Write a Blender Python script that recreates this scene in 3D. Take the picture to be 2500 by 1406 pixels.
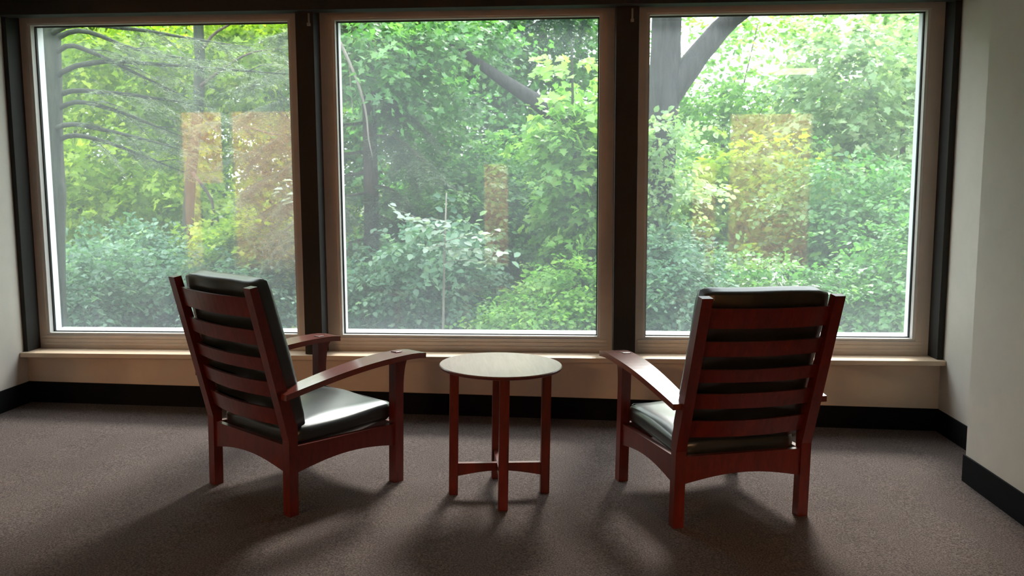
import bpy, bmesh, math
import numpy as np
from mathutils import Matrix, Vector

for o in list(bpy.data.objects):
    bpy.data.objects.remove(o)
SC = bpy.context.scene
COL = SC.collection
RNG = np.random.default_rng(11)

# ------------------------------------------------------------------ camera
F_PX, CAM_D, CAM_H = 2096.2, 4.8813, 1.32
YAW, PITCH, ROLL, TILT = 0.0656, 0.1134, -0.0037, 0.0191      # TILT: the floor falls ~1 deg to the right
_cy, _sy, _cp, _sp = math.cos(YAW), math.sin(YAW), math.cos(PITCH), math.sin(PITCH)
C_FWD = np.array([-_sy*_cp, _cy*_cp, -_sp])
_r0 = np.array([_cy, _sy, 0.0]); _u0 = np.cross(_r0, C_FWD)
C_R = math.cos(ROLL)*_r0 + math.sin(ROLL)*_u0
C_U = -math.sin(ROLL)*_r0 + math.cos(ROLL)*_u0
C_POS = np.array([0.0, -CAM_D, CAM_H])
cam_data = bpy.data.cameras.new('camera')
cam = bpy.data.objects.new('camera', cam_data); COL.objects.link(cam)
cam_data.sensor_width = 36.0; cam_data.lens = 36.0*F_PX/2500.0
cam_data.clip_start = 0.05; cam_data.clip_end = 300
cam.matrix_world = Matrix(((C_R[0], C_U[0], -C_FWD[0], C_POS[0]), (C_R[1], C_U[1], -C_FWD[1], C_POS[1]),
                           (C_R[2], C_U[2], -C_FWD[2], C_POS[2]), (0, 0, 0, 1)))
cam_data.dof.use_dof = True
cam_data.dof.focus_distance = 3.7
cam_data.dof.aperture_fstop = (cam_data.lens/1000.0)/0.006
SC.camera = cam

# ------------------------------------------------------------------ world, exposure
world = bpy.data.worlds.new('overcast_sky'); SC.world = world; world.use_nodes = True
_nt = world.node_tree
_bg = _nt.nodes['Background']
SKY = 8.4                                                       # zenith radiance of a standard overcast sky: L = Lz (1 + 2 sin e) / 3
_tc = _nt.nodes.new('ShaderNodeTexCoord'); _sx = _nt.nodes.new('ShaderNodeSeparateXYZ'); _mr = _nt.nodes.new('ShaderNodeMapRange')
_nt.links.new(_tc.outputs['Generated'], _sx.inputs[0]); _nt.links.new(_sx.outputs[2], _mr.inputs[0])
_mr.inputs[1].default_value = 0; _mr.inputs[2].default_value = 1; _mr.inputs[3].default_value = SKY/3; _mr.inputs[4].default_value = SKY
_nt.links.new(_mr.outputs[0], _bg.inputs[1])
_bg.inputs[0].default_value = (0.90, 0.95, 1.0, 1)
# sun behind thin cloud: a wide soft source ahead of the windows, a little to the right
_sl = bpy.data.lights.new('veiled_sun', 'SUN'); _sl.energy = 7.0; _sl.angle = math.radians(13); _sl.color = (1.0, .95, .90)
_so = bpy.data.objects.new('veiled_sun', _sl); COL.objects.link(_so)
_az, _el = math.radians(9), math.radians(42)
_so.rotation_euler = Vector((math.sin(_az)*math.cos(_el), math.cos(_az)*math.cos(_el), math.sin(_el))).to_track_quat('Z', 'Y').to_euler()
SC.view_settings.view_transform = 'Standard'; SC.view_settings.look = 'None'
SC.view_settings.exposure = 0.0; SC.view_settings.gamma = 1.0; SC.view_settings.use_curve_mapping = False

def px(x, y, Y=0.0):
    """photo pixel -> point of the vertical plane at depth Y"""
    d = C_FWD + C_R*(x-1250)/F_PX - C_U*(y-703)/F_PX
    return C_POS + d*((Y-C_POS[1])/d[1])
def fz(x):
    return -TILT*x

# ------------------------------------------------------------------ materials
def mat(name):
    m = bpy.data.materials.new(name); m.use_nodes = True
    nt = m.node_tree
    return m, nt, nt.nodes['Principled BSDF'], nt.nodes['Material Output']
def N(nt, t, **kw):
    n = nt.nodes.new(t)
    for k, v in kw.items(): setattr(n, k, v)
    return n
def ramp(nt, fac, stops):
    r = N(nt, 'ShaderNodeValToRGB'); el = r.color_ramp.elements
    while len(el) < len(stops): el.new(0.5)
    for e, (p, c) in zip(el, stops): e.position = p; e.color = (*c, 1)
    nt.links.new(fac, r.inputs[0]); return r.outputs[0]
def noise(nt, scale, detail=4, rough=.6, vec=None, coord='Object', dist=0):
    tc = N(nt, 'ShaderNodeTexCoord'); n = N(nt, 'ShaderNodeTexNoise')
    n.inputs['Scale'].default_value = scale; n.inputs['Detail'].default_value = detail
    n.inputs['Roughness'].default_value = rough; n.inputs['Distortion'].default_value = dist
    src = tc.outputs[coord]
    if vec:
        mp = N(nt, 'ShaderNodeMapping'); mp.inputs['Scale'].default_value = vec
        nt.links.new(src, mp.inputs[0]); src = mp.outputs[0]
    nt.links.new(src, n.inputs[0]); return n.outputs[0]
def bump(nt, b, h, strength, dist=.01):
    bp = N(nt, 'ShaderNodeBump'); bp.inputs['Strength'].default_value = strength; bp.inputs['Distance'].default_value = dist
    nt.links.new(h, bp.inputs['Height']); nt.links.new(bp.outputs[0], b.inputs['Normal'])
def paint(name, col, var=.06, rough=.6, scale=30, bstr=.15, bd=.002):
    m, nt, b, _ = mat(name)
    n = noise(nt, scale)
    nt.links.new(ramp(nt, n, [(.3, tuple(c*(1-var) for c in col)), (.7, tuple(min(1, c*(1+var)) for c in col))]), b.inputs['Base Color'])
    b.inputs['Roughness'].default_value = rough
    bump(nt, b, noise(nt, scale*6, 3), bstr, bd)
    return m
def wood(name, dark, light, rough=.3, coat=.3, vec=(14, 1.2, 1.2), scale=6):
    m, nt, b, _ = mat(name)
    n = noise(nt, scale, 6, .65, vec, dist=.6)
    nt.links.new(ramp(nt, n, [(.25, dark), (.75, light)]), b.inputs['Base Color'])
    b.inputs['Roughness'].default_value = rough
    b.inputs['Coat Weight'].default_value = coat; b.inputs['Coat Roughness'].default_value = .12
    bump(nt, b, n, .08, .002)
    return m

M = {}
m, nt, b, _ = mat('carpet')
n1 = noise(nt, 160, 3, .7); n2 = noise(nt, 5, 3)
c1 = ramp(nt, n1, [(.3, (.076, .057, .052)), (.5, (.205, .160, .148)), (.72, (.39, .315, .295))])
mx = N(nt, 'ShaderNodeMix', data_type='RGBA', blend_type='MULTIPLY'); mx.inputs[0].default_value = .5
nt.links.new(c1, mx.inputs[6]); nt.links.new(ramp(nt, n2, [(.3, (.75, .74, .72)), (.7, (1, 1, 1))]), mx.inputs[7])
nt.links.new(mx.outputs[2], b.inputs['Base Color']); b.inputs['Roughness'].default_value = 1; b.inputs['Specular IOR Level'].default_value = .1
bump(nt, b, noise(nt, 260, 4, .8), 1, .012); M['carpet'] = m
M['wall'] = paint('wall_paint', (.62, .58, .52), .03, .75, 8)
M['wall_low_lit'] = paint('wall_paint_warm_lit', (.72, .56, .43), .03, .75, 8)  # wall paint with the warm lamp glow put into its colour
M['ceil'] = paint('ceiling_paint', (.45, .43, .40), .03, .8, 8)
M['post'] = wood('dark_stained_wood', (.006, .005, .004), (.014, .011, .009), .7, 0, (2, 2, .4), 20)
M['frame'] = paint('frame_paint', (.62, .545, .49), .04, .45, 12, .05)
M['bead'] = paint('bead_paint', (.66, .64, .62), .03, .4, 12, .05)
M['white'] = paint('exterior_white', (.80, .83, .86), .03, .5, 12, .05)
M['gasket'] = paint('rubber_gasket', (.012, .013, .016), .1, .6, 30, .05)
M['vinyl'] = paint('black_vinyl_base', (.004, .004, .005), .1, .75, 30, .05); M['vinyl'].node_tree.nodes['Principled BSDF'].inputs['Specular IOR Level'].default_value = .15
M['sill'] = wood('light_oak', (.62, .45, .31), (.78, .60, .44), .40, .2, (.5, 9, 9), 5)
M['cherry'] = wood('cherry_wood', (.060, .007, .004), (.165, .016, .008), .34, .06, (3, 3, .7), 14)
M['cherry_arm_lit'] = wood('cherry_arm_sheen_wood', (.12, .022, .014), (.24, .050, .030), .30, 1, (9, 1, 3), 7)  # cherry lightened in colour to carry the pale sheen on the arms
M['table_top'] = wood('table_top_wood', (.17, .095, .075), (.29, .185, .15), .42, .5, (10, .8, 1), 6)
m, nt, b, _ = mat('dark_leather')
n = noise(nt, 9, 4)
nt.links.new(ramp(nt, n, [(.3, (.008, .011, .010)), (.7, (.016, .022, .020))]), b.inputs['Base Color'])
b.inputs['Roughness'].default_value = .36; b.inputs['Specular IOR Level'].default_value = .7
b.inputs['Coat Weight'].default_value = .5; b.inputs['Coat Roughness'].default_value = .22
vo = N(nt, 'ShaderNodeTexVoronoi'); vo.inputs['Scale'].default_value = 320
tc = N(nt, 'ShaderNodeTexCoord'); nt.links.new(tc.outputs['Object'], vo.inputs[0])
bump(nt, b, vo.outputs[0], .12, .002); M['leather'] = m
M['brushed'] = paint('dull_metal', (.25, .24, .22), .05, .4, 30, .05)
M['orange_wall'] = paint('warm_wood_panelling', (.78, .52, .30), .10, .6, 4)
M['room_dark'] = paint('room_wall', (.30, .25, .21), .05, .8, 6)

# window glass: clear pane with Fresnel reflection and a faint translucent veil mixed in as glare haze
m, nt, b, out = mat('window_glass')
nt.nodes.remove(b)
tr = N(nt, 'ShaderNodeBsdfTransparent'); tr.inputs[0].default_value = (.95, .975, .96, 1)
gl = N(nt, 'ShaderNodeBsdfGlossy'); gl.inputs['Roughness'].default_value = .0
ge = N(nt, 'ShaderNodeNewGeometry'); dt = N(nt, 'ShaderNodeVectorMath', operation='DOT_PRODUCT')
nt.links.new(ge.outputs['Normal'], dt.inputs[0]); nt.links.new(ge.outputs['Incoming'], dt.inputs[1])
def MA(op, a, b_=None):
    n_ = N(nt, 'ShaderNodeMath', operation=op)
    for i_, v_ in enumerate((a, b_)):
        if v_ is None: continue
        if isinstance(v_, (int, float)): n_.inputs[i_].default_value = v_
        else: nt.links.new(v_, n_.inputs[i_])
    return n_.outputs[0]
R0 = .055            # reflectance of one face of the pane (Schlick, the same from both sides)
fr_out = MA('ADD', MA('MULTIPLY', MA('POWER', MA('SUBTRACT', 1, MA('ABSOLUTE', dt.outputs['Value'])), 5), 1-R0), R0)
dl = N(nt, 'ShaderNodeBsdfTranslucent'); dl.inputs[0].default_value = (.8, .9, .95, 1)
m1 = N(nt, 'ShaderNodeMixShader'); m2 = N(nt, 'ShaderNodeMixShader')
dn = noise(nt, 2.5, 5, .6)
mr = N(nt, 'ShaderNodeMapRange'); mr.inputs[1].default_value = .3; mr.inputs[2].default_value = .8
mr.inputs[3].default_value = .030; mr.inputs[4].default_value = .048
nt.links.new(dn, mr.inputs[0]); nt.links.new(mr.outputs[0], m2.inputs[0])
nt.links.new(tr.outputs[0], m2.inputs[1]); nt.links.new(dl.outputs[0], m2.inputs[2])
nt.links.new(fr_out, m1.inputs[0]); nt.links.new(m2.outputs[0], m1.inputs[1]); nt.links.new(gl.outputs[0], m1.inputs[2])
nt.links.new(m1.outputs[0], out.inputs[0]); M['glass'] = m

def lamp_mat(name, col, s):
    m, nt, b, out = mat(name)
    b.inputs['Base Color'].default_value = (.8, .8, .8, 1)
    b.inputs['Emission Color'].default_value = (*col, 1); b.inputs['Emission Strength'].default_value = s
    return m
M['lamp'] = [lamp_mat('warm_lamp_diffuser', (1, .66, .38), k) for k in (640, 210, 440, 380)]

LA = .78
def leaf_mat(name, c0, c1, c2, trans=.42, rough=.45):
    m, nt, b, out = mat(name)
    at = N(nt, 'ShaderNodeAttribute', attribute_name='tint')
    col = ramp(nt, at.outputs['Fac'], [(0, tuple(LA*v for v in c0)), (.55, tuple(LA*v for v in c1)), (1, tuple(LA*v for v in c2))])
    nt.links.new(col, b.inputs['Base Color']); b.inputs['Roughness'].default_value = rough
    b.inputs['Specular IOR Level'].default_value = .55
    tl = N(nt, 'ShaderNodeBsdfTranslucent')
    g = N(nt, 'ShaderNodeMix', data_type='RGBA', blend_type='MULTIPLY'); g.inputs[0].default_value = 1
    nt.links.new(col, g.inputs[6]); g.inputs[7].default_value = (1.5, 1.5, .9, 1)
    nt.links.new(g.outputs[2], tl.inputs[0])
    mx = N(nt, 'ShaderNodeMixShader'); mx.inputs[0].default_value = trans
    nt.links.new(b.outputs[0], mx.inputs[1]); nt.links.new(tl.outputs[0], mx.inputs[2])
    nt.links.new(mx.outputs[0], out.inputs[0]); return m
LM = {
 'yellow': leaf_mat('sunlit_tone_maple_leaf', (.13, .27, .02), (.30, .48, .035), (.52, .64, .07), .5),  # yellow-green leaf, sunlit brightness put into the colour
 'green': leaf_mat('mid_green_leaf', (.055, .20, .05), (.12, .34, .085), (.25, .48, .15)),
 'fresh': leaf_mat('fresh_green_leaf', (.12, .32, .06), (.25, .52, .10), (.44, .68, .20), .5),
 'blue': leaf_mat('blue_green_leaf', (.055, .17, .095), (.15, .33, .20), (.36, .55, .40)),
 'pale': leaf_mat('pale_leaf', (.20, .36, .17), (.34, .52, .27), (.58, .70, .46), .5),
 'white': leaf_mat('white_green_leaf', (.26, .38, .30), (.38, .50, .41), (.55, .66, .55), .35),
 'needle': leaf_mat('grey_green_needle', (.075, .125, .085), (.16, .235, .15), (.28, .36, .24), .4),
 'spruce': leaf_mat('dark_spruce_needle', (.02, .06, .05), (.045, .105, .085), (.09, .17, .13), .2),
}
def bark(name, c0, c1):
    m, nt, b, _ = mat(name)
    n = noise(nt, 5, 6, .7, (3, 3, .5), dist=.8)
    nt.links.new(ramp(nt, n, [(.3, c0), (.7, c1)]), b.inputs['Base Color']); b.inputs['Roughness'].default_value = .95
    bump(nt, b, n, .8, .03); return m
M['bark_dark'] = bark('dark_bark', (.016, .016, .018), (.060, .058, .058))
M['bark_brown'] = bark('brown_bark', (.045, .034, .026), (.14, .105, .085))
M['bark_green'] = bark('mossy_bark', (.020, .028, .020), (.065, .082, .055))
M['bark_pale'] = bark('pale_bark', (.16, .14, .12), (.36, .33, .29))
m = paint('forest_soil', (.045, .060, .025), .5, 1, 3, .5, .05); M['soil'] = m
m = paint('white_petal', (.85, .86, .82), .03, .6, 20, .05); M['petal'] = m

# ------------------------------------------------------------------ mesh helpers
def link(name, me, material, parent=None):
    o = bpy.data.objects.new(name, me); COL.objects.link(o)
    if material is not None: me.materials.append(material)
    if parent is not None: o.parent = parent
    return o
def from_bm(name, bm, material, parent=None, smooth=False):
    bmesh.ops.recalc_face_normals(bm, faces=bm.faces)
    me = bpy.data.meshes.new(name); bm.to_mesh(me); bm.free()
    if smooth: me.shade_smooth()
    return link(name, me, material, parent)
def tag(o, label=None, cat=None, group=None, kind=None):
    if label: o['label'] = label
    if cat: o['category'] = cat
    if group: o['group'] = group
    if kind: o['kind'] = kind
    return o
def empty(name, loc):
    o = bpy.data.objects.new(name, None); COL.objects.link(o); o.location = loc
    o.empty_display_size = .1; return o
def add_box(bm, x0, x1, y0, y1, z0, z1, bev=0):
    vs = [bm.verts.new((x, y, z)) for x in (x0, x1) for y in (y0, y1) for z in (z0, z1)]
    fs = [bm.faces.new([vs[i] for i in q]) for q in ((0, 1, 3, 2), (4, 6, 7, 5), (0, 4, 5, 1), (2, 3, 7, 6), (0, 2, 6, 4), (1, 5, 7, 3))]
    if bev:
        es = list({e for f in fs for e in f.edges})
        bmesh.ops.bevel(bm, geom=es, offset=bev, segments=2, affect='EDGES', profile=.6)
def box(name, x0, x1, y0, y1, z0, z1, material, parent=None, bev=0):
    bm = bmesh.new(); add_box(bm, x0, x1, y0, y1, z0, z1, bev)
    return from_bm(name, bm, material, parent)
def prism(name, poly, axis, a0, a1, material, parent=None, bev=0.003):
    """polygon extruded along an axis: axis 'x' poly=(y,z); 'y' poly=(x,z); 'z' poly=(x,y)"""
    bm = bmesh.new()
    def V(p, a): return {'x': (a, p[0], p[1]), 'y': (p[0], a, p[1]), 'z': (p[0], p[1], a)}[axis]
    A = [bm.verts.new(V(p, a0)) for p in poly]; B = [bm.verts.new(V(p, a1)) for p in poly]
    n = len(poly)
    bm.faces.new(A); bm.faces.new(B[::-1])
    for i in range(n): bm.faces.new((A[i], A[(i+1) % n], B[(i+1) % n], B[i]))
    if bev: bmesh.ops.bevel(bm, geom=[e for e in bm.edges if e.calc_length() > bev*2.2 and len(e.link_faces) == 2 and e.calc_face_angle(0) > .5],
                            offset=bev, segments=2, affect='EDGES', profile=.6)
    return from_bm(name, bm, material, parent)
def tube(name, pts, rad, material, parent=None, n=8, wob=0.0):
    pts = np.asarray(pts, float); k = len(pts); rad = np.interp(np.linspace(0, 1, k), np.linspace(0, 1, len(rad)), rad)
    tan = np.gradient(pts, axis=0); tan /= np.linalg.norm(tan, axis=1)[:, None]
    ref = np.array([0.31, .92, .2]); vs = []
    for i in range(k):
        a = np.cross(tan[i], ref); a /= np.linalg.norm(a); b_ = np.cross(tan[i], a)
        for j in range(n):
            t = 2*math.pi*j/n
            vs.append(pts[i]+(a*math.cos(t)+b_*math.sin(t))*rad[i]*(1+wob*RNG.uniform(-1, 1)))
    fs = [(i*n+j, i*n+(j+1) % n, (i+1)*n+(j+1) % n, (i+1)*n+j) for i in range(k-1) for j in range(n)]
    fs += [tuple(range(n))[::-1], tuple((k-1)*n+j for j in range(n))]
    me = bpy.data.meshes.new(name); me.from_pydata([tuple(v) for v in vs], [], fs); me.shade_smooth()
    return link(name, me, material, parent)
def smooth_path(pts, k):
    pts = np.asarray(pts, float)
    if len(pts) < 3: return pts[0]+(pts[-1]-pts[0])*np.linspace(0, 1, k)[:, None]
    s = np.r_[0, np.cumsum(np.linalg.norm(np.diff(pts, axis=0), axis=1))]; t = np.linspace(0, s[-1], k)
    m_ = np.gradient(pts, s, axis=0); out = []
    for x in t:
        i = min(np.searchsorted(s, x, side='right')-1, len(s)-2); h = s[i+1]-s[i]; u = (x-s[i])/h
        out.append((2*u**3-3*u**2+1)*pts[i]+(u**3-2*u**2+u)*h*m_[i]+(-2*u**3+3*u**2)*pts[i+1]+(u**3-u**2)*h*m_[i+1])
    return np.array(out)

# ------------------------------------------------------------------ the room
XL, XR, XJ, YJ = -3.24, 2.085, 1.847, -.877
ROOM_L, ROOM_R, ROOM_B, ZC = -8.2, 6.4, -8.1, 2.85
LX, LY = 2.95, -6.3
YF = -1.5
def struct(o): o['kind'] = 'structure'; return o
def plate(name, quad, material):
    me = bpy.data.meshes.new(name); me.from_pydata(quad, [], [tuple(range(len(quad)))]); return struct(link(name, me, material))
# tilted slab
bm = bmesh.new()
vs = [bm.verts.new((x, y, fz(x)+dz)) for dz in (-.12, 0) for x, y in ((ROOM_L-.3, -10.2), (ROOM_R+.3, -10.2), (ROOM_R+.3, .14), (ROOM_L-.3, .14))]
for q in ((0, 3, 2, 1), (4, 5, 6, 7), (0, 1, 5, 4), (1, 2, 6, 5), (2, 3, 7, 6), (3, 0, 4, 7)): bm.faces.new([vs[i] for i in q])
struct(from_bm('floor', bm, M['carpet']))
struct(box('ceiling', ROOM_L-.3, ROOM_R+.3, -10.2, .3, ZC, ZC+.25, M['ceil']))
struct(box('wall_left', XL-.25, XL, YF, .14, -.1, ZC, M['wall']))
struct(box('wall_right', XR, XR+.25, YJ, .14, -.15, ZC, M['wall']))
struct(box('wall_right_near', XJ, XR+.25, YF, YJ, -.15, ZC, M['wall']))
struct(box('wall_front_left', ROOM_L-.2, XL-.25, YF, YF+.2, -.1, ZC, M['room_dark']))
struct(box('wall_front_right', XR+.25, ROOM_R+.2, YF, YF+.2, -.2, ZC, M['room_dark']))
struct(box('wall_room_left', ROOM_L-.2, ROOM_L, -10, YF, -.1, ZC, M['room_dark']))
struct(box('wall_room_right', ROOM_R, ROOM_R+.2, -10, YF, -.2, ZC, M['room_dark']))
struct(box('wall_window', XL, XR, 0, .14, -.08, .345, M['wall_low_lit']))
struct(box('wall_header', XL-.25, XR+.25, .0, .30, 2.345, ZC, M['room_dark']))

# back wall with tall openings into a warm-lit corridor (seen only as reflections in the panes)
openings = [(-6.12, -5.80, 0, 2.56), (-5.80, -5.42, 1.45, 2.56), (-5.30, -4.14, 0, 2.56), (-1.31, -.93, .15, 1.72), (1.88, 2.25, 0, 1.72), (2.43, 3.65, .1, 2.45)]
edges = [ROOM_L]
for a, b_, h0, h in openings: edges += [a, b_]
edges += [ROOM_R]
bmw = bmesh.new()
for i in range(0, len(edges), 2):
    if edges[i+1] > edges[i]: add_box(bmw, edges[i], edges[i+1], ROOM_B-.15, ROOM_B, -.2, ZC)
for a, b_, h0, h in openings:
    add_box(bmw, a, b_, ROOM_B-.15, ROOM_B, h, ZC)
    if h0: add_box(bmw, a, b_, ROOM_B-.15, ROOM_B, -.2, h0)
struct(from_bm('wall_back', bmw, M['room_dark']))
struct(box('wall_corridor', ROOM_L-.2, ROOM_R+.2, -10.1, -9.9, -.2, ZC, M['orange_wall']))
for i, (x, s) in enumerate(((-6.7, .7), (-4.6, .6), (-1.3, .5), (3.3, 1.0))):
    t = empty('ceiling_light', (x, -9.35, ZC))
    box('diffuser', -.55*s, .55*s, -.12, .12, -.05, -.012, M['lamp'][i], t)
    box('housing', -.58*s, .58*s, -.15, .15, -.03, 0, M['bead'], t)
    tag(t, ['warm corridor ceiling light reflected in left pane, farther left', 'warm corridor ceiling light reflected in left pane, nearer the mullion',
            'warm corridor ceiling light reflected faintly in the middle pane', 'warm corridor ceiling light reflected in right pane'][i], 'ceiling light', 'corridor ceiling lights')

t = empty('ceiling_light', (LX, LY, ZC))
box('diffuser', -.26, .26, -.26, .26, -.035, -.012, lamp_mat('white_lamp_diffuser', (1, .86, .68), 7), t)
box('housing', -.30, .30, -.30, .30, -.022, 0, M['bead'], t)
tag(t, 'square white ceiling light mirrored in the upper right pane', 'ceiling light')

# base boards (black vinyl), following the floor
def base(name, p, q, out):
    (x0, y0), (x1, y1) = p, q; h = .126; t = .009; bm = bmesh.new()
    off = (out[0]*t, out[1]*t)
    pts = [(x0, y0), (x1, y1), (x1+off[0], y1+off[1]), (x0+off[0], y0+off[1])]
    lo = [bm.verts.new((x, y, fz(x)-.002)) for x, y in pts]; hi = [bm.verts.new((x, y, fz(x)+h)) for x, y in pts]
    bm.faces.new(lo); bm.faces.new(hi[::-1])
    for i in range(4): bm.faces.new((lo[i], hi[i], hi[(i+1) % 4], lo[(i+1) % 4]))
    struct(from_bm(name, bm, M['vinyl']))
base('baseboard_window', (XL, 0), (XR, 0), (0, -1))
base('baseboard_left', (XL, YF), (XL, 0), (1, 0))
base('baseboard_right', (XR, YJ), (XR, 0), (-1, 0))
base('baseboard_right_return', (XJ, YJ), (XR, YJ), (0, 1))
base('baseboard_right_near', (XJ, YF), (XJ, YJ+.009), (-1, 0))

# sill, posts, header
SZ = .374
bm = bmesh.new(); add_box(bm, XL+.001, XR-.001, -.075, .12, SZ-.028, SZ, .004)
struct(from_bm('trim_1', bm, M['sill']))
PF, FF = -.035, .09            # post fronts, window frame fronts
posts = [(XL, -3.212), (-1.528, -1.425), (.257, .382), (2.050, XR)]
for i, (a, b_) in enumerate(posts):
    bm = bmesh.new(); add_box(bm, a, b_, PF, .20, SZ, 2.36, .003)
    struct(from_bm('trim_%d' % (i+2), bm, M['post']))
bm = bmesh.new(); add_box(bm, XL, XR, -.09, .0, 2.312, ZC, .004); add_box(bm, XL, XR, .0, .09, 2.338, 2.40)
struct(from_bm('trim_6', bm, M['post']))
# small metal hooks high on the two centre posts
for k, (x, y0, y1, nm) in enumerate(((753, 32, 58, 'left'), (1544, 20, 48, 'right'))):
    p = px(x, y0, PF-.006); q = px(x, y1, PF-.006)
    t = empty('metal_hook', (p[0], PF, q[2]))
    box('shank', -.005, .005, -.008, 0, 0, p[2]-q[2], M['brushed'], t, .002)
    box('tip', -.009, .009, -.016, 0, -.012, .004, M['brushed'], t, .002)
    tag(t, 'small dull metal hook high on the dark %s centre post' % nm, 'hook')

# windows
GY = .155
def ring(name, x0, x1, z0, z1, l, r, bt, tp, y0, y1, material, parent):
    bm = bmesh.new()
    add_box(bm, x0, x0+l, y0, y1, z0, z1); add_box(bm, x1-r, x1, y0, y1, z0, z1)
    add_box(bm, x0+l, x1-r, y0, y1, z0, z0+bt); add_box(bm, x0+l, x1-r, y0, y1, z1-tp, z1)
    return from_bm(name, bm, material, parent)
wins = [(-3.222, -1.528, .055, .070), (-1.425, .257, .070, .070), (.382, 2.052, .052, .075)]
for i, (x0, x1, l, r) in enumerate(wins):
    w = struct(empty('window_%d' % (i+1), ((x0+x1)/2, .12, SZ)))
    w.location = (0, 0, 0)
    z0, z1 = SZ, 2.345
    ring('window_frame', x0, x1, z0, z1, l, r, .080, .045, FF, .16, M['frame'], w)
    for q, zz in enumerate((.395, .418, .438)):
        box('frame_groove', x0+l*.4, x1-r*.4, FF-.004, FF+.002, zz, zz+.014, M['frame'], w, .002)
    a0, a1, c0, c1 = x0+l-.004, x1-r+.004, z0+.078, z1-.043
    ring('glazing_bead', a0, a1, c0, c1, .020, .020, .016, .012, FF+.006, GY-.012, M['bead'], w)
    ring('gasket', a0+.014, a1-.014, c0+.011, c1-.008, .012, .012, .010, .010, GY-.020, GY-.003, M['gasket'], w)
    bm = bmesh.new(); add_box(bm, a0+.016, a1-.016, GY-.003, GY+.003, c0+.013, c1-.009)
    from_bm('glass_pane', bm, M['glass'], w)
    ring('exterior_reveal', a0-.03, a1+.03, c0-.03, c1+.05, .052, .052, .046, .054, GY+.004, GY+.06, M['white'], w)
    box('exterior_sill', a0-.03, a1+.03, GY+.062, GY+.17, c0-.045, c0+.014, M['white'], w)
# outside face of the building under and beside the windows, added overhead eave
struct(box('wall_outside_low', XL-3, XR+3, .20, .31, -.8, .42, M['white']))
struct(box('wall_outside_left', XL-5, XL-.0, .14, .31, -.8, 3.1, M['room_dark']))
struct(box('wall_outside_right', XR, XR+5, .14, .31, -.8, 3.1, M['room_dark']))
struct(box('roof_sky_block', ROOM_L-2, ROOM_R+2, -10.5, .45, ZC+.25, ZC+.5, M['room_dark']))  # unseen slab and eave, added to block light from the zenith

# ------------------------------------------------------------------ furniture
def floor_matrix(x, y, deg):
    n = np.array([TILT, 0, 1]); n /= np.linalg.norm(n); t = math.radians(deg)
    rx = np.array([math.cos(t), math.sin(t), 0]); rx[2] = -TILT*rx[0]; rx /= np.linalg.norm(rx); fw = np.cross(n, rx)
    return Matrix(((rx[0], fw[0], n[0], x), (rx[1], fw[1], n[1], y), (rx[2], fw[2], n[2], fz(x)), (0, 0, 0, 1)))

def cushion(name, sx, sy, sz, material, parent, crown=.25, nx=14, ny=14, nz=4, rnd=.045):
    """soft box centred on the origin: rounded edges, crowned faces"""
    bm = bmesh.new()
    bmesh.ops.create_cube(bm, size=2)
    bmesh.ops.subdivide_edges(bm, edges=bm.edges[:], cuts=11, use_grid_fill=True)
    hx, hy, hz = sx/2, sy/2, sz/2
    for v in bm.verts:
        u, w_, t = v.co
        p = np.array([u*hx, w_*hy, t*hz])
        inner = np.array([max(hx-rnd, 0), max(hy-rnd, 0), max(hz-rnd*.8, 0)])
        q = np.clip(p, -inner, inner); d = p-q; L = np.linalg.norm(d)
        if L > 0:
            rr = np.array([rnd, rnd, rnd*.8]); dn_ = d/rr; Ln = np.linalg.norm(dn_)
            if Ln > 0: d = dn_/Ln*min(1, np.max(np.abs(dn_)))*rr
        p = q+d
        p[2] += t*crown*hz*max(0, 1-u*u)*max(0, 1-w_*w_) + .004*math.sin(5*u+3*w_)*abs(t)
        v.co = p
    return from_bm(name, bm, material, parent, True)

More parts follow.
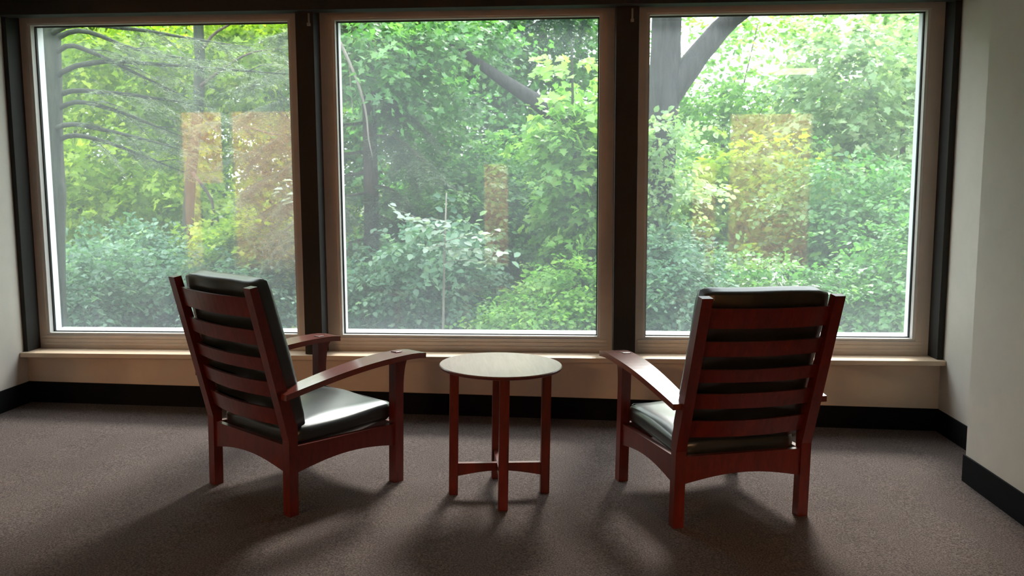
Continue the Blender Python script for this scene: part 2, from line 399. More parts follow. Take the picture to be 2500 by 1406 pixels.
def make_chair(label, mtx):
    t = empty('armchair', (0, 0, 0)); t.matrix_world = mtx
    W = .28
    rake = lambda z: 0 if z < .33 else -(z-.33)*.275
    for s in (-1, 1):
        # rear post: straight leg then raked back
        dy = .021
        poly = [(-dy, 0), (dy, 0), (dy, .36), (rake(.94)+dy*.8, .94), (rake(.94)-dy*.8, .934), (-dy, .31)]
        prism('rear_post', poly, 'x', s*W-.0225, s*W+.0225, M['cherry'], t, .004)
        # front leg with a curved corbel flaring forward under the arm
        fy = .565
        poly = [(fy-.024, 0), (fy+.022, 0), (fy+.022, .42)]
        for k in range(1, 8):
            u = k/7; poly.append((fy+.022+.034*(1-math.cos(u*math.pi/2)), .42+.145*math.sin(u*math.pi/2)))
        poly += [(fy-.024, .568)]
        prism('front_leg', poly, 'x', s*W-.0225, s*W+.0225, M['cherry'], t, .003)
        # arched bow arm
        bm = bmesh.new(); rows = []; K = 18
        for k in range(K+1):
            u = k/K; y = -.055+u*.72
            zt = .512+.080*math.sin(math.pi/2*min(1, max(0, (y+.055)/.64))) - .006*max(0, (y-.585)/.08)**2
            w0 = .040+.022*min(1, u*1.4)
            xc = s*(.298+.006*u)
            rows.append([bm.verts.new((xc+dx*w0, y, zt+dz)) for dx, dz in ((-1, -.024), (1, -.024), (1, 0), (-1, 0))])
        for k in range(K):
            for j in range(4): bm.faces.new((rows[k][j], rows[k][(j+1) % 4], rows[k+1][(j+1) % 4], rows[k+1][j]))
        bm.faces.new(rows[0]); bm.faces.new(rows[-1][::-1])
        bmesh.ops.bevel(bm, geom=[e for e in bm.edges if e.calc_face_angle(0) > .6], offset=.003, segments=2, affect='EDGES')
        arm = from_bm('arm_rest', bm, M['cherry_arm_lit'], t)
        bm = bmesh.new(); zt = .588
        add_box(bm, s*W-.019, s*W+.019, fy-.018, fy+.018, zt-.01, zt+.008, .003)
        from_bm('tenon', bm, M['cherry'], arm)
        # side rail, arched below
        pts = [(.0, .283), (.565, .270)]
        low = [(.565-.565*k/14, .168+.034*math.sin(math.pi*k/14)) for k in range(15)]
        prism('side_rail', pts+low, 'x', s*W-.013, s*W+.013, M['cherry'], t, .002)
    for nm, y in (('rear_rail', 0), ('front_rail', .565)):
        low = [(W-2*W*k/14, .170+.036*math.sin(math.pi*k/14)) for k in range(15)]
        prism(nm, [(-W, .286 if y == 0 else .272), (W, .286 if y == 0 else .272)]+low, 'y', y-.012, y+.012, M['cherry'], t, .002)
    for z0, z1 in ((.815, .893), (.703, .763), (.597, .650), (.487, .550), (.366, .435)):
        bm = bmesh.new(); rows = []; K = 14
        for k in range(K+1):
            u = -1+2*k/K; x = u*.262; bow = -.036*(1-u*u)+.006
            rows.append([bm.verts.new((x, rake(z)+bow+d, z)) for z, d in ((z0, -.008), (z0, .008), (z1, .008), (z1, -.008))])
        for k in range(K):
            for j in range(4): bm.faces.new((rows[k][j], rows[k][(j+1) % 4], rows[k+1][(j+1) % 4], rows[k+1][j]))
        bm.faces.new(rows[0]); bm.faces.new(rows[-1][::-1])
        bmesh.ops.bevel(bm, geom=[e for e in bm.edges if e.calc_face_angle(0) > .8], offset=.002, segments=1, affect='EDGES')
        from_bm('back_slat', bm, M['cherry'], t, False)
    sc = cushion('seat_cushion', .530, .550, .095, M['leather'], t, .30)
    sc.location = (0, .300, .310); sc.rotation_euler = (math.radians(2.0), 0, 0)
    wl = tube('piping', [(x, y, .034) for x, y in ((-.235, -.255), (.235, -.255), (.246, .25), (.235, .262), (-.235, .262), (-.246, .25), (-.246, -.245), (-.235, -.255))], [.004], M['leather'], sc, 6)
    bc = cushion('back_cushion', .540, .640, .088, M['leather'], t, .20, rnd=.03)
    zc = .648; bc.location = (0, rake(zc)+.066, zc); bc.rotation_euler = (math.radians(90+15.4), 0, 0)
    return tag(t, label, 'armchair', 'wooden armchairs facing the windows')
def fl(x, y):
    d = C_FWD + C_R*(x-1250)/F_PX - C_U*(y-703)/F_PX
    tt = (-TILT*C_POS[0]-C_POS[2])/(d[2]+TILT*d[0]); return C_POS+tt*d
pL = (fl(528, 1178)+fl(712, 1257))/2; pR = (fl(1648, 1282)+fl(1955, 1258))/2
make_chair('red-brown wooden slat-back armchair with black cushions, left of the round table', floor_matrix(pL[0], pL[1], -36.8))
make_chair('red-brown wooden slat-back armchair with black cushions, right of the round table', floor_matrix(pR[0], pR[1], 18.9))

tb = empty('side_table', (0, 0, 0)); tb.matrix_world = floor_matrix(-.298, -1.262, 9.0)
bm = bmesh.new()
prof = [(0, .556), (.252, .556), (.260, .559), (.264, .565), (.264, .569), (.261, .573), (0, .573)]
K = 72; prev = None; rings = []
for rr, z in prof[1:-1]: rings.append([bm.verts.new((rr*math.cos(2*math.pi*k/K), rr*math.sin(2*math.pi*k/K), z)) for k in range(K)])
for a, b_ in zip(rings, rings[1:]):
    for k in range(K): bm.faces.new((a[k], a[(k+1) % K], b_[(k+1) % K], b_[k]))
bm.faces.new(rings[0][::-1]); bm.faces.new(rings[-1])
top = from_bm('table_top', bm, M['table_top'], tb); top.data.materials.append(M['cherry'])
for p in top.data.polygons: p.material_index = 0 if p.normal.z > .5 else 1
for k in range(4):
    o = box('leg', .180, .219, -.020, .020, 0, .557, M['cherry'], tb, .003)
    o.rotation_euler = (0, 0, k*math.pi/2)
low = lambda: [(.182-.364*k/16, .082+.022*math.sin(math.pi*k/16)) for k in range(17)]
prism('stretcher', [(-.182, .138), (.182, .138)]+low(), 'y', -.011, .011, M['cherry'], tb, .002)
o = prism('stretcher', [(-.182, .138), (.182, .138)]+low(), 'y', -.011, .011, M['cherry'], tb, .002)
o.rotation_euler = (0, 0, math.pi/2)
tag(tb, 'small round wooden side table with crossed stretchers between the two armchairs', 'table')

# ------------------------------------------------------------------ outdoors: ground
gx = np.linspace(-34, 30, 40); gy = np.linspace(.3, 46, 34)
gz = lambda x, y: -.75+.045*max(0, y-3)+.12*math.sin(x*.7)*math.cos(y*.5)
me = bpy.data.meshes.new('forest_ground')
me.from_pydata([(x, y, gz(x, y)) for y in gy for x in gx], [], [(j*40+i, j*40+i+1, (j+1)*40+i+1, (j+1)*40+i) for j in range(33) for i in range(39)])
struct(link('forest_ground', me, M['soil']))

# ------------------------------------------------------------------ foliage generators
LEAF = {'oval': (np.array([(0, 0, 0), (.30, .34, .10), (.68, .30, .08), (1, 0, -.06), (.68, -.30, .08), (.30, -.34, .10)]), [(0, 1, 2, 3), (0, 3, 4, 5)]),
        'maple': (np.array([(0, 0, 0), (.12, .40, .05), (.38, .30, .02), (.48, .56, .05), (.62, .24, .0), (1, 0, -.08), (.62, -.24, .0), (.48, -.56, .05), (.38, -.30, .02), (.12, -.40, .05)]),
                  [(0, 1, 2), (0, 2, 3, 4), (0, 4, 5), (0, 5, 6), (0, 6, 7, 8), (0, 8, 9)]),
        'needle': (np.array([(0, .07, 0), (0, -.07, 0), (1, -.03, 0), (1, .03, 0)]), [(0, 1, 2, 3)])}
def unit(v): return v/np.maximum(np.linalg.norm(v, axis=-1, keepdims=True), 1e-9)
def leaves_mesh(name, kind, base_, axis, nrm, size, tint):
    sh, faces = LEAF[kind]; n = len(base_)
    ax = unit(axis); side = unit(np.cross(nrm, ax)); up = np.cross(ax, side)
    v = (base_[:, None, :] + size[:, None, None]*(sh[None, :, 0:1]*ax[:, None, :]+sh[None, :, 1:2]*side[:, None, :]+sh[None, :, 2:3]*up[:, None, :])).reshape(-1, 3)
    m_ = len(sh); idx = np.concatenate([np.array(f) for f in faces]); ln = np.array([len(f) for f in faces])
    loops = (np.arange(n)[:, None]*m_+idx[None, :]).ravel(); tot = np.tile(ln, n); st = np.r_[0, np.cumsum(tot)[:-1]]
    me = bpy.data.meshes.new(name)
    me.vertices.add(len(v)); me.vertices.foreach_set('co', v.ravel().astype(np.float32))
    me.loops.add(len(loops)); me.loops.foreach_set('vertex_index', loops.astype(np.int32))
    me.polygons.add(len(tot)); me.polygons.foreach_set('loop_start', st.astype(np.int32)); me.polygons.foreach_set('loop_total', tot.astype(np.int32))
    at = me.attributes.new('tint', 'FLOAT', 'FACE'); at.data.foreach_set('value', np.repeat(tint, len(faces)).astype(np.float32))
    me.update(calc_edges=True); return me

def spray_cloud(centers, out_dir, n_leaf, length, size, droop=.25, flat=.35, width=.55):
    """flat leafy twigs: leaves set alternately along a drooping twig"""
    k = len(centers)
    d = unit(out_dir+RNG.normal(0, .35, (k, 3))); d[:, 2] = d[:, 2]*.5-droop*.5; d = unit(d)
    up = unit(np.array([0, 0, 1.0])+RNG.normal(0, flat, (k, 3))); sd = unit(np.cross(up, d)); up = np.cross(d, sd)
    t = RNG.uniform(0, 1, (k, n_leaf)); L = length*RNG.uniform(.6, 1.3, (k, 1))
    sgn = np.where(RNG.random((k, n_leaf)) < .5, -1, 1)
    off = RNG.uniform(.0, width, (k, n_leaf))*L*.5*(1-.6*t)
    p = centers[:, None, :]+d[:, None, :]*(t*L)[..., None]+sd[:, None, :]*(sgn*off)[..., None]
    p[..., 2] += -droop*.5*(t**2)*L+RNG.normal(0, .03, (k, n_leaf))*L
    a = d[:, None, :]*.7+sd[:, None, :]*sgn[..., None]*.8+RNG.normal(0, .3, (k, n_leaf, 3)); a[..., 2] -= .25
    nr = up[:, None, :]+RNG.normal(0, flat, (k, n_leaf, 3))
    sz = size*RNG.uniform(.55, 1.25, (k, n_leaf))
    tint = np.clip(RNG.normal(.48, .24, (k, 1))+RNG.normal(0, .16, (k, n_leaf)), 0, 1)
    return p.reshape(-1, 3), a.reshape(-1, 3), nr.reshape(-1, 3), sz.ravel(), tint.ravel()
def ellipsoid_sprays(c, r, n, shell=.08):
    u = unit(RNG.normal(0, 1, (n, 3))); q = (shell+(1-shell)*RNG.random((n, 1)))**.5
    lump = 1+.22*np.sin(u[:, :1]*5+c[0])*np.cos(u[:, 2:]*6+c[2])+.15*np.sin(u[:, 1:2]*9+c[0]*3)
    return np.asarray(c)+u*q*lump*np.asarray(r), u

def blob(x, y, Y, rx, ry, dep):
    """photo pixel ellipse at depth Y -> centre and radii in metres"""
    c = px(x, y, Y); s = (Y+CAM_D)/F_PX
    return c, (rx*s, dep, ry*s)
STAT = [0]
def foliage(parent, blobs, lm, n, nleaf=14, size=.085, length=.55, kind='oval', droop=.25, flat=.4, name='foliage'):
    P = []; tot = sum(b[3]*b[4] for b in blobs)
    for b in blobs:
        c, r = blob(*b); k = max(4, int(n*b[3]*b[4]/tot))
        p, u = ellipsoid_sprays(c, r, k); u = u*np.array([1, 1, .4]); P.append(spray_cloud(p, u, nleaf, length, size, droop, flat))
    A = [np.concatenate(z) for z in zip(*P)]
    keep = (A[0][:, 1] > .95) & (A[0][:, 2] > -.7)
    A = [z[keep] for z in A]
    STAT[0] += len(A[0])*(2 if kind == 'needle' else 4 if kind == 'oval' else 8)
    o = link(name, leaves_mesh(name, kind, *A), LM[lm], parent)
    o['kind'] = 'stuff'; return o
def needles(parent, paths, lm, per_m=42, twig=.34, size=.035, nn=22, name='needles'):
    """hanging needle sprays along branch polylines"""
    B, AX, NR, SZ_, TI = [], [], [], [], []
    for p in paths:
        p = np.asarray(p); L = np.linalg.norm(np.diff(p, axis=0), axis=1).sum(); k = max(3, int(per_m*L))
        s = np.sort(RNG.random(k)**.8)*(len(p)-1); i = np.minimum(s.astype(int), len(p)-2)
        q = p[i]+(p[i+1]-p[i])*(s-i)[:, None]; tg = unit(p[i+1]-p[i])
        sd = unit(np.cross(tg, [0, 0, 1]))*np.where(RNG.random((k, 1)) < .5, -1, 1)
        d = unit(tg*.8+sd*RNG.uniform(.3, 1.2, (k, 1))+np.array([0, 0, -1])*RNG.uniform(.05, .5, (k, 1)))
        l = twig*RNG.uniform(.4, 1.2, (k, 1)); t = RNG.random((k, nn))
        pos = q[:, None, :]+d[:, None, :]*(t*l)[..., None]; pos[..., 2] -= .15*(t**2)*l
        pl = unit(np.cross(d, np.array([0, 0, 1.0])))
        sg = np.where(RNG.random((k, nn)) < .5, -1, 1)
        a = d[:, None, :]*.6+pl[:, None, :]*sg[..., None]+RNG.normal(0, .25, (k, nn, 3))
        B.append(pos.reshape(-1, 3)); AX.append(a.reshape(-1, 3))
        NR.append((np.array([0, 0, 1.0])+RNG.normal(0, .4, (k*nn, 3)))); SZ_.append(size*RNG.uniform(.6, 1.2, k*nn))
        TI.append(np.clip(np.repeat(RNG.normal(.5, .2, k), nn)+RNG.normal(0, .1, k*nn), 0, 1))
    B, AX, NR, SZ_, TI = map(np.concatenate, (B, AX, NR, SZ_, TI))
    STAT[0] += len(B)*2
    o = link(name, leaves_mesh(name, 'needle', B, AX, NR, SZ_, TI), LM[lm], parent); o['kind'] = 'stuff'; return o
def trunk(parent, pts, Y, r, material, k=14, ground=True, name='trunk', n=10, wob=.08):
    """pts: photo pixels from top to bottom (optional third entry: own depth)"""
    w = [px(p[0], p[1], p[2] if len(p) > 2 else Y) for p in pts]
    if ground:
        e = w[-1].copy(); e[2] = gz(e[0], e[1])-.1
        if e[2] < w[-1][2]-.05: w.append(e)
    return tube(name, smooth_path(w, k), r, material, parent, n, wob)
def plant(name, label, cat, x, Y, group=None):
    p = px(x, 700, Y); t = empty(name, (0, 0, 0)); return tag(t, label, cat, group)

# ------------------------------------------------------------------ far trees
G_FAR = 'leafy trees closing the view behind'
far = [('bright yellow-green tree far behind the left window branches', 'yellow', 13, [(230, 280, 13, 360, 400, 2.2), (380, -60, 13, 330, 240, 2.2)], 3300, 190),
       ('yellow-green tree far behind the left centre post', 'yellow', 14.5, [(610, 360, 14.5, 320, 430, 2.2), (760, -30, 14.5, 300, 240, 2.)], 3400, 650),
       ('mid-green tree far behind the middle window', 'green', 15, [(1010, 260, 15, 290, 500, 2.5), (1080, -30, 15, 300, 220, 2.)], 2700, 1010),
       ('fresh green tree far behind the right part of middle window', 'green', 14, [(1380, 420, 14, 250, 390, 2.2), (1300, 60, 14, 200, 200, 2.)], 2000, 1390),
       ('fresh green tree far behind the forked trunk', 'fresh', 15, [(1690, 600, 15, 260, 270, 2.2)], 1300, 1690),
       ('pale green tree far behind the right window', 'fresh', 16, [(2040, 560, 16, 320, 310, 2.2)], 1700, 2050),
       ('tall green tree far behind the right window edge', 'pale', 15, [(2330, 330, 15, 210, 470, 2.2)], 1500, 2330),
       ('yellow-green tree far off beyond the left window edge', 'yellow', 15, [(-300, 250, 15, 400, 560, 2.5)], 1500, -300),
       ('green tree far off beyond the right window edge', 'green', 14, [(2750, 300, 14, 350, 520, 2.5)], 1400, 2750)]
for lab, lm, Y, bl, n, tx in far:
    t = plant('background_tree', lab, 'tree', tx, Y, G_FAR)
    foliage(t, bl, lm, n, 13, .14, .95, 'oval', .25, .45)
    trunk(t, [(tx+6, bl[0][1]-bl[0][4]*.6), (tx, 480), (tx-4, 760)], Y, [.05, .12, .17], M['bark_brown'])

# ------------------------------------------------------------------ left window: hemlock boughs
t = plant('hemlock_tree', 'dark hemlock with long bare boughs at the left window edge', 'tree', 120, 2.6)
trunk(t, [(88, -500), (112, 60), (122, 400), (128, 800)], 2.6, [.10, .115, .125, .14], M['bark_green'])
bs = [[(118, 88), (150, 68), (330, 72), (470, 95), (610, 116)], [(118, 105), (170, 78), (330, 120), (450, 142), (520, 150)],
      [(120, 140), (165, 112), (235, 132), (330, 178), (460, 240)], [(120, 205), (160, 170), (240, 152), (400, 158), (560, 170), (735, 184)],
      [(122, 240), (160, 225), (260, 226), (400, 243), (520, 262)], [(122, 275), (180, 250), (270, 266), (360, 300), (450, 335)],
      [(122, 320), (165, 304), (260, 318), (370, 345), (470, 372)], [(122, 350), (170, 332), (270, 350), (360, 385), (450, 420)]]
paths = []
for i, p in enumerate(bs):
    d = RNG.uniform(-.5, .35, 1)[0]
    w = smooth_path([px(x, y, 2.6+d*k/4) for k, (x, y) in enumerate(p)], 16)
    tube('bough', w, [.026, .019, .012, .004], M['bark_green'], t, 7, .1)
    paths.append(w[5:])
    for j in range(4, 15, 2):
        q = w[j]; e = q+np.array([RNG.uniform(.1, .4), RNG.uniform(-.3, .3), RNG.uniform(-.28, .05)])
        tw = np.array([q, (q+e)/2+[0, 0, .03], e]); paths.append(tw)
        if j % 4 == 0: tube('twig', tw, [.006, .002], M['bark_green'], t, 5)
needles(t, paths, 'needle', 44, .22, .040, 22)

# second hemlock: hazy needles at the right of the left window and left of the middle window
t = plant('hemlock_tree', 'feathery grey-green hemlock behind the left centre post', 'tree', 905, 4.4)
trunk(t, [(893, -500), (898, 100), (905, 400), (908, 820)], 4.4, [.06, .07, .08, .09], M['bark_brown'])
paths = []
for x0, y0, x1, y1 in ((890, 230, 560, 290), (890, 300, 590, 380), (892, 370, 600, 460), (895, 420, 640, 520), (892, 150, 640, 190), (900, 80, 660, 90),
                       (905, 330, 1040, 400), (905, 450, 1010, 520), (905, 520, 1000, 600), (900, 240, 1010, 290), (905, 580, 780, 660), (905, 620, 840, 720),
                       (905, 470, 700, 560), (905, 40, 800, 20)):
    e = px(x1, y1, 4.4+RNG.uniform(-1.1, .3)); s0 = px(x0, y0, 4.4)
    w = smooth_path([s0, (s0+e)/2+[0, 0, .10], e], 10); paths.append(w)
    tube('bough', w, [.018, .010, .003], M['bark_brown'], t, 6)
    for j in range(3, 10):
        q = w[j]; v = q+np.array([RNG.uniform(-.25, .25), RNG.uniform(-.3, .3), RNG.uniform(-.35, -.03)]); paths.append(np.array([q, (q+v)/2, v]))
needles(t, paths, 'needle', 105, .30, .052, 22)

# trunk in the left window
t = plant('maple_tree', 'maple with thin upright trunk showing in the left window', 'tree', 487, 5.6)
trunk(t, [(480, -420), (483, 40), (488, 160), (484, 260), (466, 420), (458, 640), (462, 780)], 5.6, [.055, .062, .068, .072], M['bark_green'], 18)
for p in ([(495, 120), (520, 85), (560, 60), (620, 20)], [(490, 210), (540, 170), (610, 130), (700, 118)], [(470, 420), (520, 500), (505, 590), (480, 650)],
          [(560, 300), (600, 308), (660, 326), (728, 332)]):
    tube('branch', smooth_path([px(x, y, 5.4) for x, y in p], 10), [.022, .014, .006], M['bark_brown'], t, 7)
foliage(t, [(300, 470, 6.6, 190, 120, .9), (600, 620, 5.6, 120, 90, .8), (640, 130, 6.8, 150, 150, .9), (330, 150, 7.2, 230, 140, 1.), (660, 740, 4.8, 70, 70, .5)],
        'yellow', 1500, 14, .10, .6, 'maple', .3)

# ------------------------------------------------------------------ middle window
t = plant('sapling_tree', 'slim grey-brown trunk in the middle of the middle window', 'tree', 1078, 6.2)
trunk(t, [(1062, -420), (1066, 60), (1078, 250), (1082, 470), (1080, 800)], 6.2, [.06, .065, .075, .085], M['bark_brown'])
for p in ([(1076, 300), (1130, 270), (1190, 265)], [(1080, 420), (1120, 408), (1180, 412)], [(1074, 200), (1010, 150), (960, 140)]):
    tube('branch', smooth_path([px(x, y, 6.1) for x, y in p], 8), [.016, .004], M['bark_brown'], t, 6)
foliage(t, [(930, 140, 3.9, 110, 80, .5), (1100, 85, 4.4, 110, 55, .4), (1010, 250, 5.2, 110, 60, .6), (1120, 420, 5.6, 110, 110, .6)], 'green', 800, 14, .080, .5, 'maple', .3)

t = plant('leaning_trunk', 'dark leaning dead trunk crossing the middle window', 'tree', 1280, 6.8)
trunk(t, [(1095, 100), (1175, 160), (1265, 220), (1355, 278), (1440, 370), (1490, 640)], 4.15, [.03, .085, .135, .13, .11], M['bark_dark'], 14)

t = plant('dead_branch', 'thin pale dead branch hanging at left of the middle window', 'branch', 880, 3.2)
tube('stem', smooth_path([px(x, y, 3.2) for x, y in ((826, 95), (852, 150), (878, 215), (895, 285), (900, 340), (910, 385))], 14), [.016, .014, .010, .004], M['bark_pale'], t, 7, .1)
tube('side_twig', smooth_path([px(x, y, 3.2) for x, y in ((852, 150), (856, 210), (862, 280))], 8), [.007, .003], M['bark_pale'], t, 6)

# bright maple with leaves large enough to count
t = plant('maple_sapling', 'bright yellow-green maple sprays at upper right of middle window', 'tree', 1400, 4.2)
trunk(t, [(1395, 95), (1400, 300), (1412, 560), (1418, 800)], 3.6, [.010, .020, .030, .036], M['bark_green'])
foliage(t, [(1415, 340, 3.8, 75, 120, .4), (1425, 480, 3.9, 65, 110, .4)], 'fresh', 420, 14, .085, .4, 'maple', .3)
lf = leaves_mesh('leaf', 'maple', np.zeros((1, 3)), np.array([[1., 0, 0]]), np.array([[0, 0, 1.]]), np.array([1.]), np.array([.85])); lf.materials.append(LM['fresh'])
def place_leaf(me, parent, pos, ax, nr, s):
    ax = unit(np.asarray(ax, float)); sd = unit(np.cross(nr, ax)); up = np.cross(ax, sd)
    o = bpy.data.objects.new('leaf', me); COL.objects.link(o); o.parent = parent
    o.matrix_world = Matrix(((ax[0]*s, sd[0]*s, up[0]*s, pos[0]), (ax[1]*s, sd[1]*s, up[1]*s, pos[1]), (ax[2]*s, sd[2]*s, up[2]*s, pos[2]), (0, 0, 0, 1)))
for x0, y0, x1, y1, k in ((1400, 175, 1310, 165, 16), (1395, 140, 1470, 190, 18), (1398, 180, 1300, 190, 20), (1400, 240, 1340, 250, 18), (1404, 300, 1468, 330, 18),
                          (1402, 340, 1330, 330, 16), (1406, 420, 1462, 440, 14)):
    a, b_ = px(x0, y0, 3.6), px(x1, y1, 3.3)
    tube('twig', smooth_path([a, (a+b_)/2+[0, 0, .05], b_], 6), [.006, .002], M['bark_green'], t, 5)
    for j in range(k):
        u = RNG.uniform(.15, 1.05); p = a+(b_-a)*u+RNG.normal(0, .05, 3); p[2] += .05
        place_leaf(lf, t, p, (b_-a)*.5+RNG.normal(0, .3, 3)+[0, -.2, -.25], np.array([0, -.55, .8])+RNG.normal(0, .3, 3), RNG.uniform(.08, .13))

# drooping spruce
t = plant('spruce_tree', 'dark drooping spruce at top right of the middle window', 'tree', 1560, 9)
trunk(t, [(1535, -600), (1538, 100), (1540, 700)], 9.5, [.10, .16, .20], M['bark_dark'])
paths = []
for i in range(20):
    y0 = -460+i*26; a = px(1538, y0, 9.5); b_ = px(1538-RNG.uniform(150, 330), y0+RNG.uniform(30, 90), 9.5+RNG.uniform(-1.5, .5))
    w = smooth_path([a, (a+b_)/2+[0, 0, .2], b_], 9); paths.append(w)
    if i > 12: tube('bough', w, [.03, .006], M['bark_dark'], t, 6)
    for j in range(2, 9):
        q = w[j]; paths.append(np.array([q, q+[RNG.normal(0, .05), 0, -.3], q+[RNG.normal(0, .1), RNG.normal(0, .1), -RNG.uniform(.4, .9)]]))
needles(t, paths, 'spruce', 30, .22, .07, 16)

# pale sprays close to the glass, each leaf its own piece
t = plant('pale_leaf_shrub', 'shrub with pale silvery leaf sprays low in the middle window', 'shrub', 1080, 2.4)
trunk(t, [(1090, 470), (1085, 620), (1082, 800)], 2.5, [.006, .011, .014], M['bark_pale'], 8, True, 'stem', 7)
lw = leaves_mesh('leaf', 'oval', np.zeros((1, 3)), np.array([[1., 0, 0]]), np.array([[0, 0, 1.]]), np.array([1.]), np.array([.6])); lw.materials.append(LM['white'])
for x0, y0, x1, y1, k in ((1085, 570, 950, 505, 16), (1085, 575, 1080, 545, 8), (1085, 590, 1215, 570, 18), (1085, 610, 1225, 618, 18), (1085, 600, 1030, 612, 10),
                          (1085, 640, 1180, 640, 10), (1088, 540, 985, 540, 12)):
    a, b_ = px(x0, y0, 2.5), px(x1, y1, 2.2)
    tube('twig', smooth_path([a, (a+b_)/2+[0, 0, .02], b_], 6), [.004, .0015], M['bark_pale'], t, 5)
    for j in range(k):
        u = (j+.5)/k; sg = 1 if j % 2 else -1; p = a+(b_-a)*u
        p = p+RNG.normal(0, .02, 3); place_leaf(lw, t, p, unit(b_-a)*.7+np.array([RNG.normal(0, .5), -.35*sg-.2, RNG.normal(-.15, .25)]), np.array([RNG.normal(0, .25), -.42, .9])+RNG.normal(0, .18, 3), RNG.uniform(.06, .095))
foliage(t, [(1080, 600, 3.0, 110, 80, .3)], 'blue', 60, 12, .08, .35)
t = plant('pale_leaf_twig', 'pale broad leaves at the right edge of left window', 'plant', 700, 2.4)
tube('stem', smooth_path([px(x, y, 2.6) for x, y in ((770, 470), (735, 460), (690, 456))], 6), [.004, .002], M['bark_pale'], t, 6)
for j in range(9):
    p = px(RNG.uniform(675, 745), RNG.uniform(440, 500), 2.5)
    place_leaf(lw, t, p, np.array([-1, RNG.normal(0, .4), RNG.normal(-.1, .15)]), np.array([0, -.3, 1])+RNG.normal(0, .2, 3), RNG.uniform(.08, .12))

# ------------------------------------------------------------------ right window
t = plant('forked_tree', 'big dark forked trunk at left of the right window', 'tree', 1620, 4.2)
trunk(t, [(1622, -420), (1628, 20), (1626, 120), (1618, 230), (1612, 330), (1606, 480), (1600, 800)], 4.2, [.09, .135, .15, .17, .155, .15, .17], M['bark_dark'], 22, True, 'trunk', 14)
tube('limb', smooth_path([px(x, y, 4.2) for x, y in ((1618, 260), (1655, 205), (1700, 140), (1765, 65), (1840, 0), (2000, -200))], 16), [.13, .125, .105, .09, .07, .04], M['bark_dark'], t, 12, .06)
foliage(t, [(1610, 340, 3.8, 50, 60, .35), (1630, 450, 3.8, 70, 70, .35)], 'pale', 150, 12, .065, .35)

mid = [('loose pale green tree filling the upper right window', 'pale', 7.5, [(2110, 170, 7.5, 170, 150, 1.0), (2190, 380, 7.5, 120, 150, 1.), (1960, 330, 8, 120, 60, .8)], 620, 2200, 'maple', .12),
       ('yellow-green tree in the middle of right window', 'yellow', 7, [(1850, 470, 7, 170, 130, .9), (1800, 600, 6.5, 130, 90, .8)], 620, 1870, 'maple', .11),
       ('dense green tree low in the right window', 'green', 5.6, [(2080, 560, 5.6, 160, 170, .9), (2190, 620, 5.2, 120, 200, .9)], 1000, 2120, 'oval', .09),
       ('fresh green maple left of the forked trunk', 'fresh', 6.2, [(1440, 420, 6.2, 140, 160, .8), (1300, 560, 6.0, 170, 130, .8)], 900, 1440, 'maple', .11),
       ('thin sunlit tree behind the forked trunk', 'fresh', 9, [(1730, 230, 9, 90, 130, .9), (1870, 250, 9, 130, 80, .9), (1740, 380, 9, 110, 90, .9), (1850, 60, 9.5, 150, 40, .7)], 360, 1760, 'oval', .12)]
for lab, lm, Y, bl, n, tx, kind, sz in mid:
    t = plant('broadleaf_tree', lab, 'tree', tx, Y, 'broadleaf trees outside')
    foliage(t, bl, lm, int(n*1.3), 14, sz*.85, .55, kind, .3, .35)
    trunk(t, [(tx+8, bl[0][1]-20), (tx, 560), (tx-3, 790)], Y+.2, [.02, .045, .06], M['bark_brown'])
    for b in bl:
        a = px(tx, 480, Y+.2); e = px(b[0], b[1], Y)
        tube('branch', smooth_path([a, (a+e)/2+[0, 0, .12], e], 8), [.025, .008], M['bark_brown'], t, 6)

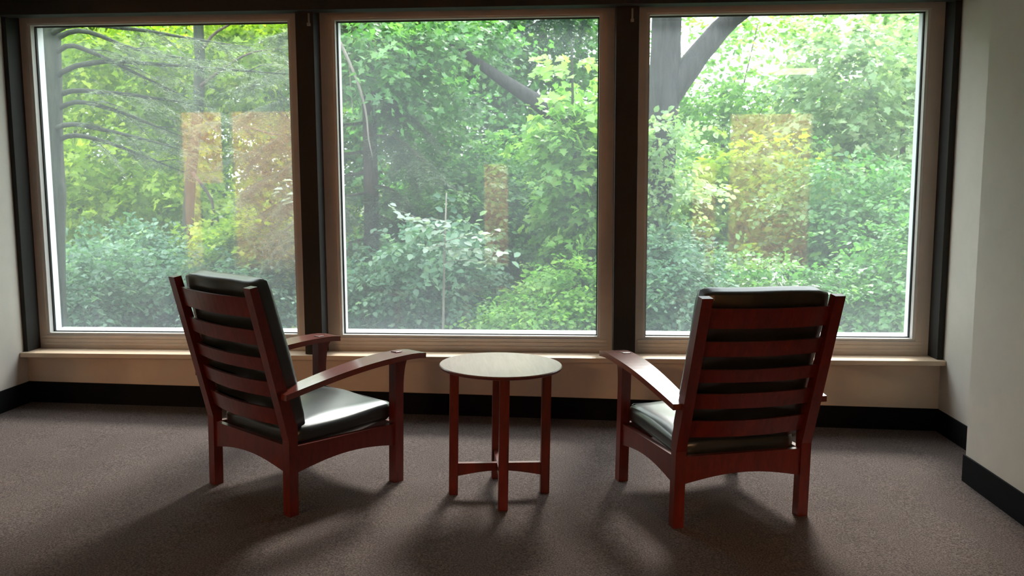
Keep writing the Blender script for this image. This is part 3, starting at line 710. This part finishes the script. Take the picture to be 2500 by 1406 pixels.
shr = [('blue-green shrub low at left of the left window', 'blue', 3.6, [(230, 730, 3.6, 150, 130, .7), (390, 740, 4.2, 120, 120, .7)], 900, 'oval', .085),
       ('bluish green shrub behind the left armchair back', 'blue', 4.0, [(330, 640, 5.0, 150, 80, .6), (560, 720, 4., 130, 100, .6)], 700, 'oval', .085),
       ('yellow-green bush beside the left centre post', 'yellow', 4.4, [(640, 610, 4.6, 100, 80, .6)], 330, 'maple', .09),
       ('dark blue-green shrub low at left of middle window', 'blue', 3.4, [(930, 720, 3.6, 120, 120, .6), (1050, 690, 3.6, 120, 130, .6)], 900, 'oval', .08),
       ('green shrub in the centre of the middle window', 'green', 4.4, [(1150, 560, 4.8, 140, 130, .6), (1240, 480, 5.2, 120, 90, .6)], 800, 'oval', .085),
       ('bright green shrub low at right of middle window', 'fresh', 2.9, [(1310, 790, 2.9, 130, 75, .5), (1400, 720, 3.3, 90, 90, .5)], 650, 'oval', .07),
       ('deep green shrub low at left of the right window', 'blue', 3.2, [(1620, 720, 3.3, 110, 130, .6), (1560, 620, 4., 90, 90, .5)], 800, 'oval', .075),
       ('dark green shrub behind the right armchair', 'green', 3.6, [(1840, 740, 3.6, 160, 100, .6)], 600, 'oval', .075),
       ('deep green bush low at right edge of right window', 'green', 3.4, [(2130, 760, 3.4, 140, 110, .6), (2240, 680, 3.8, 90, 140, .6)], 850, 'oval', .08)]
for lab, lm, Y, bl, n, kind, sz in shr:
    t = plant('shrub', lab, 'shrub', bl[0][0], Y, 'shrubs under the windows')
    foliage(t, bl, lm, int(n*1.6), 14, sz*.74, .36, kind, .25, .32)
    for b in bl:
        for k in range(3):
            e = px(b[0]+(k-1)*b[3]*.5, b[1]-b[4]*.3, b[2]); s0 = px(b[0]+(k-1)*15, b[1], b[2]); s0[2] = gz(s0[0], s0[1])-.05
            tube('stem', smooth_path([s0, (s0+e)/2, e], 6), [.014, .005], M['bark_brown'], t, 6)

# white blossoms by the right armchair
t = plant('flowering_plant', 'slender plant with white blossoms above the right armchair', 'plant', 1900, 2.6)
tube('stem', smooth_path([px(x, y, 2.6) for x, y in ((1890, 662), (1900, 690), (1905, 760))]+[np.array([px(1905, 760, 2.6)[0], 2.6, -.7])], 8), [.002, .004, .006], M['bark_green'], t, 6)
bm = bmesh.new()
for k in range(5):
    a = 2*math.pi*k/5
    vs = [bm.verts.new(v) for v in ((0, 0, 0), (.6*math.cos(a-.4), .6*math.sin(a-.4), .15), (math.cos(a), math.sin(a), .1), (.6*math.cos(a+.4), .6*math.sin(a+.4), .15))]
    bm.faces.new(vs)
bl_me = bpy.data.meshes.new('blossom'); bm.to_mesh(bl_me); bm.free(); bl_me.materials.append(M['petal'])
for x, y in ((1886, 660), (1894, 668), (1903, 664), (1890, 680), (1910, 678), (1899, 690), (1906, 694), (1888, 694), (1914, 688), (1896, 700)):
    o = bpy.data.objects.new('blossom', bl_me); COL.objects.link(o); o.parent = t
    o.location = px(x, y, 2.6+RNG.uniform(-.05, .05)); s = RNG.uniform(.022, .034); o.scale = (s, s, s); o.rotation_euler = (RNG.uniform(.4, 1.3), RNG.uniform(-.5, .5), RNG.uniform(0, 6))
print('foliage triangles', STAT[0])
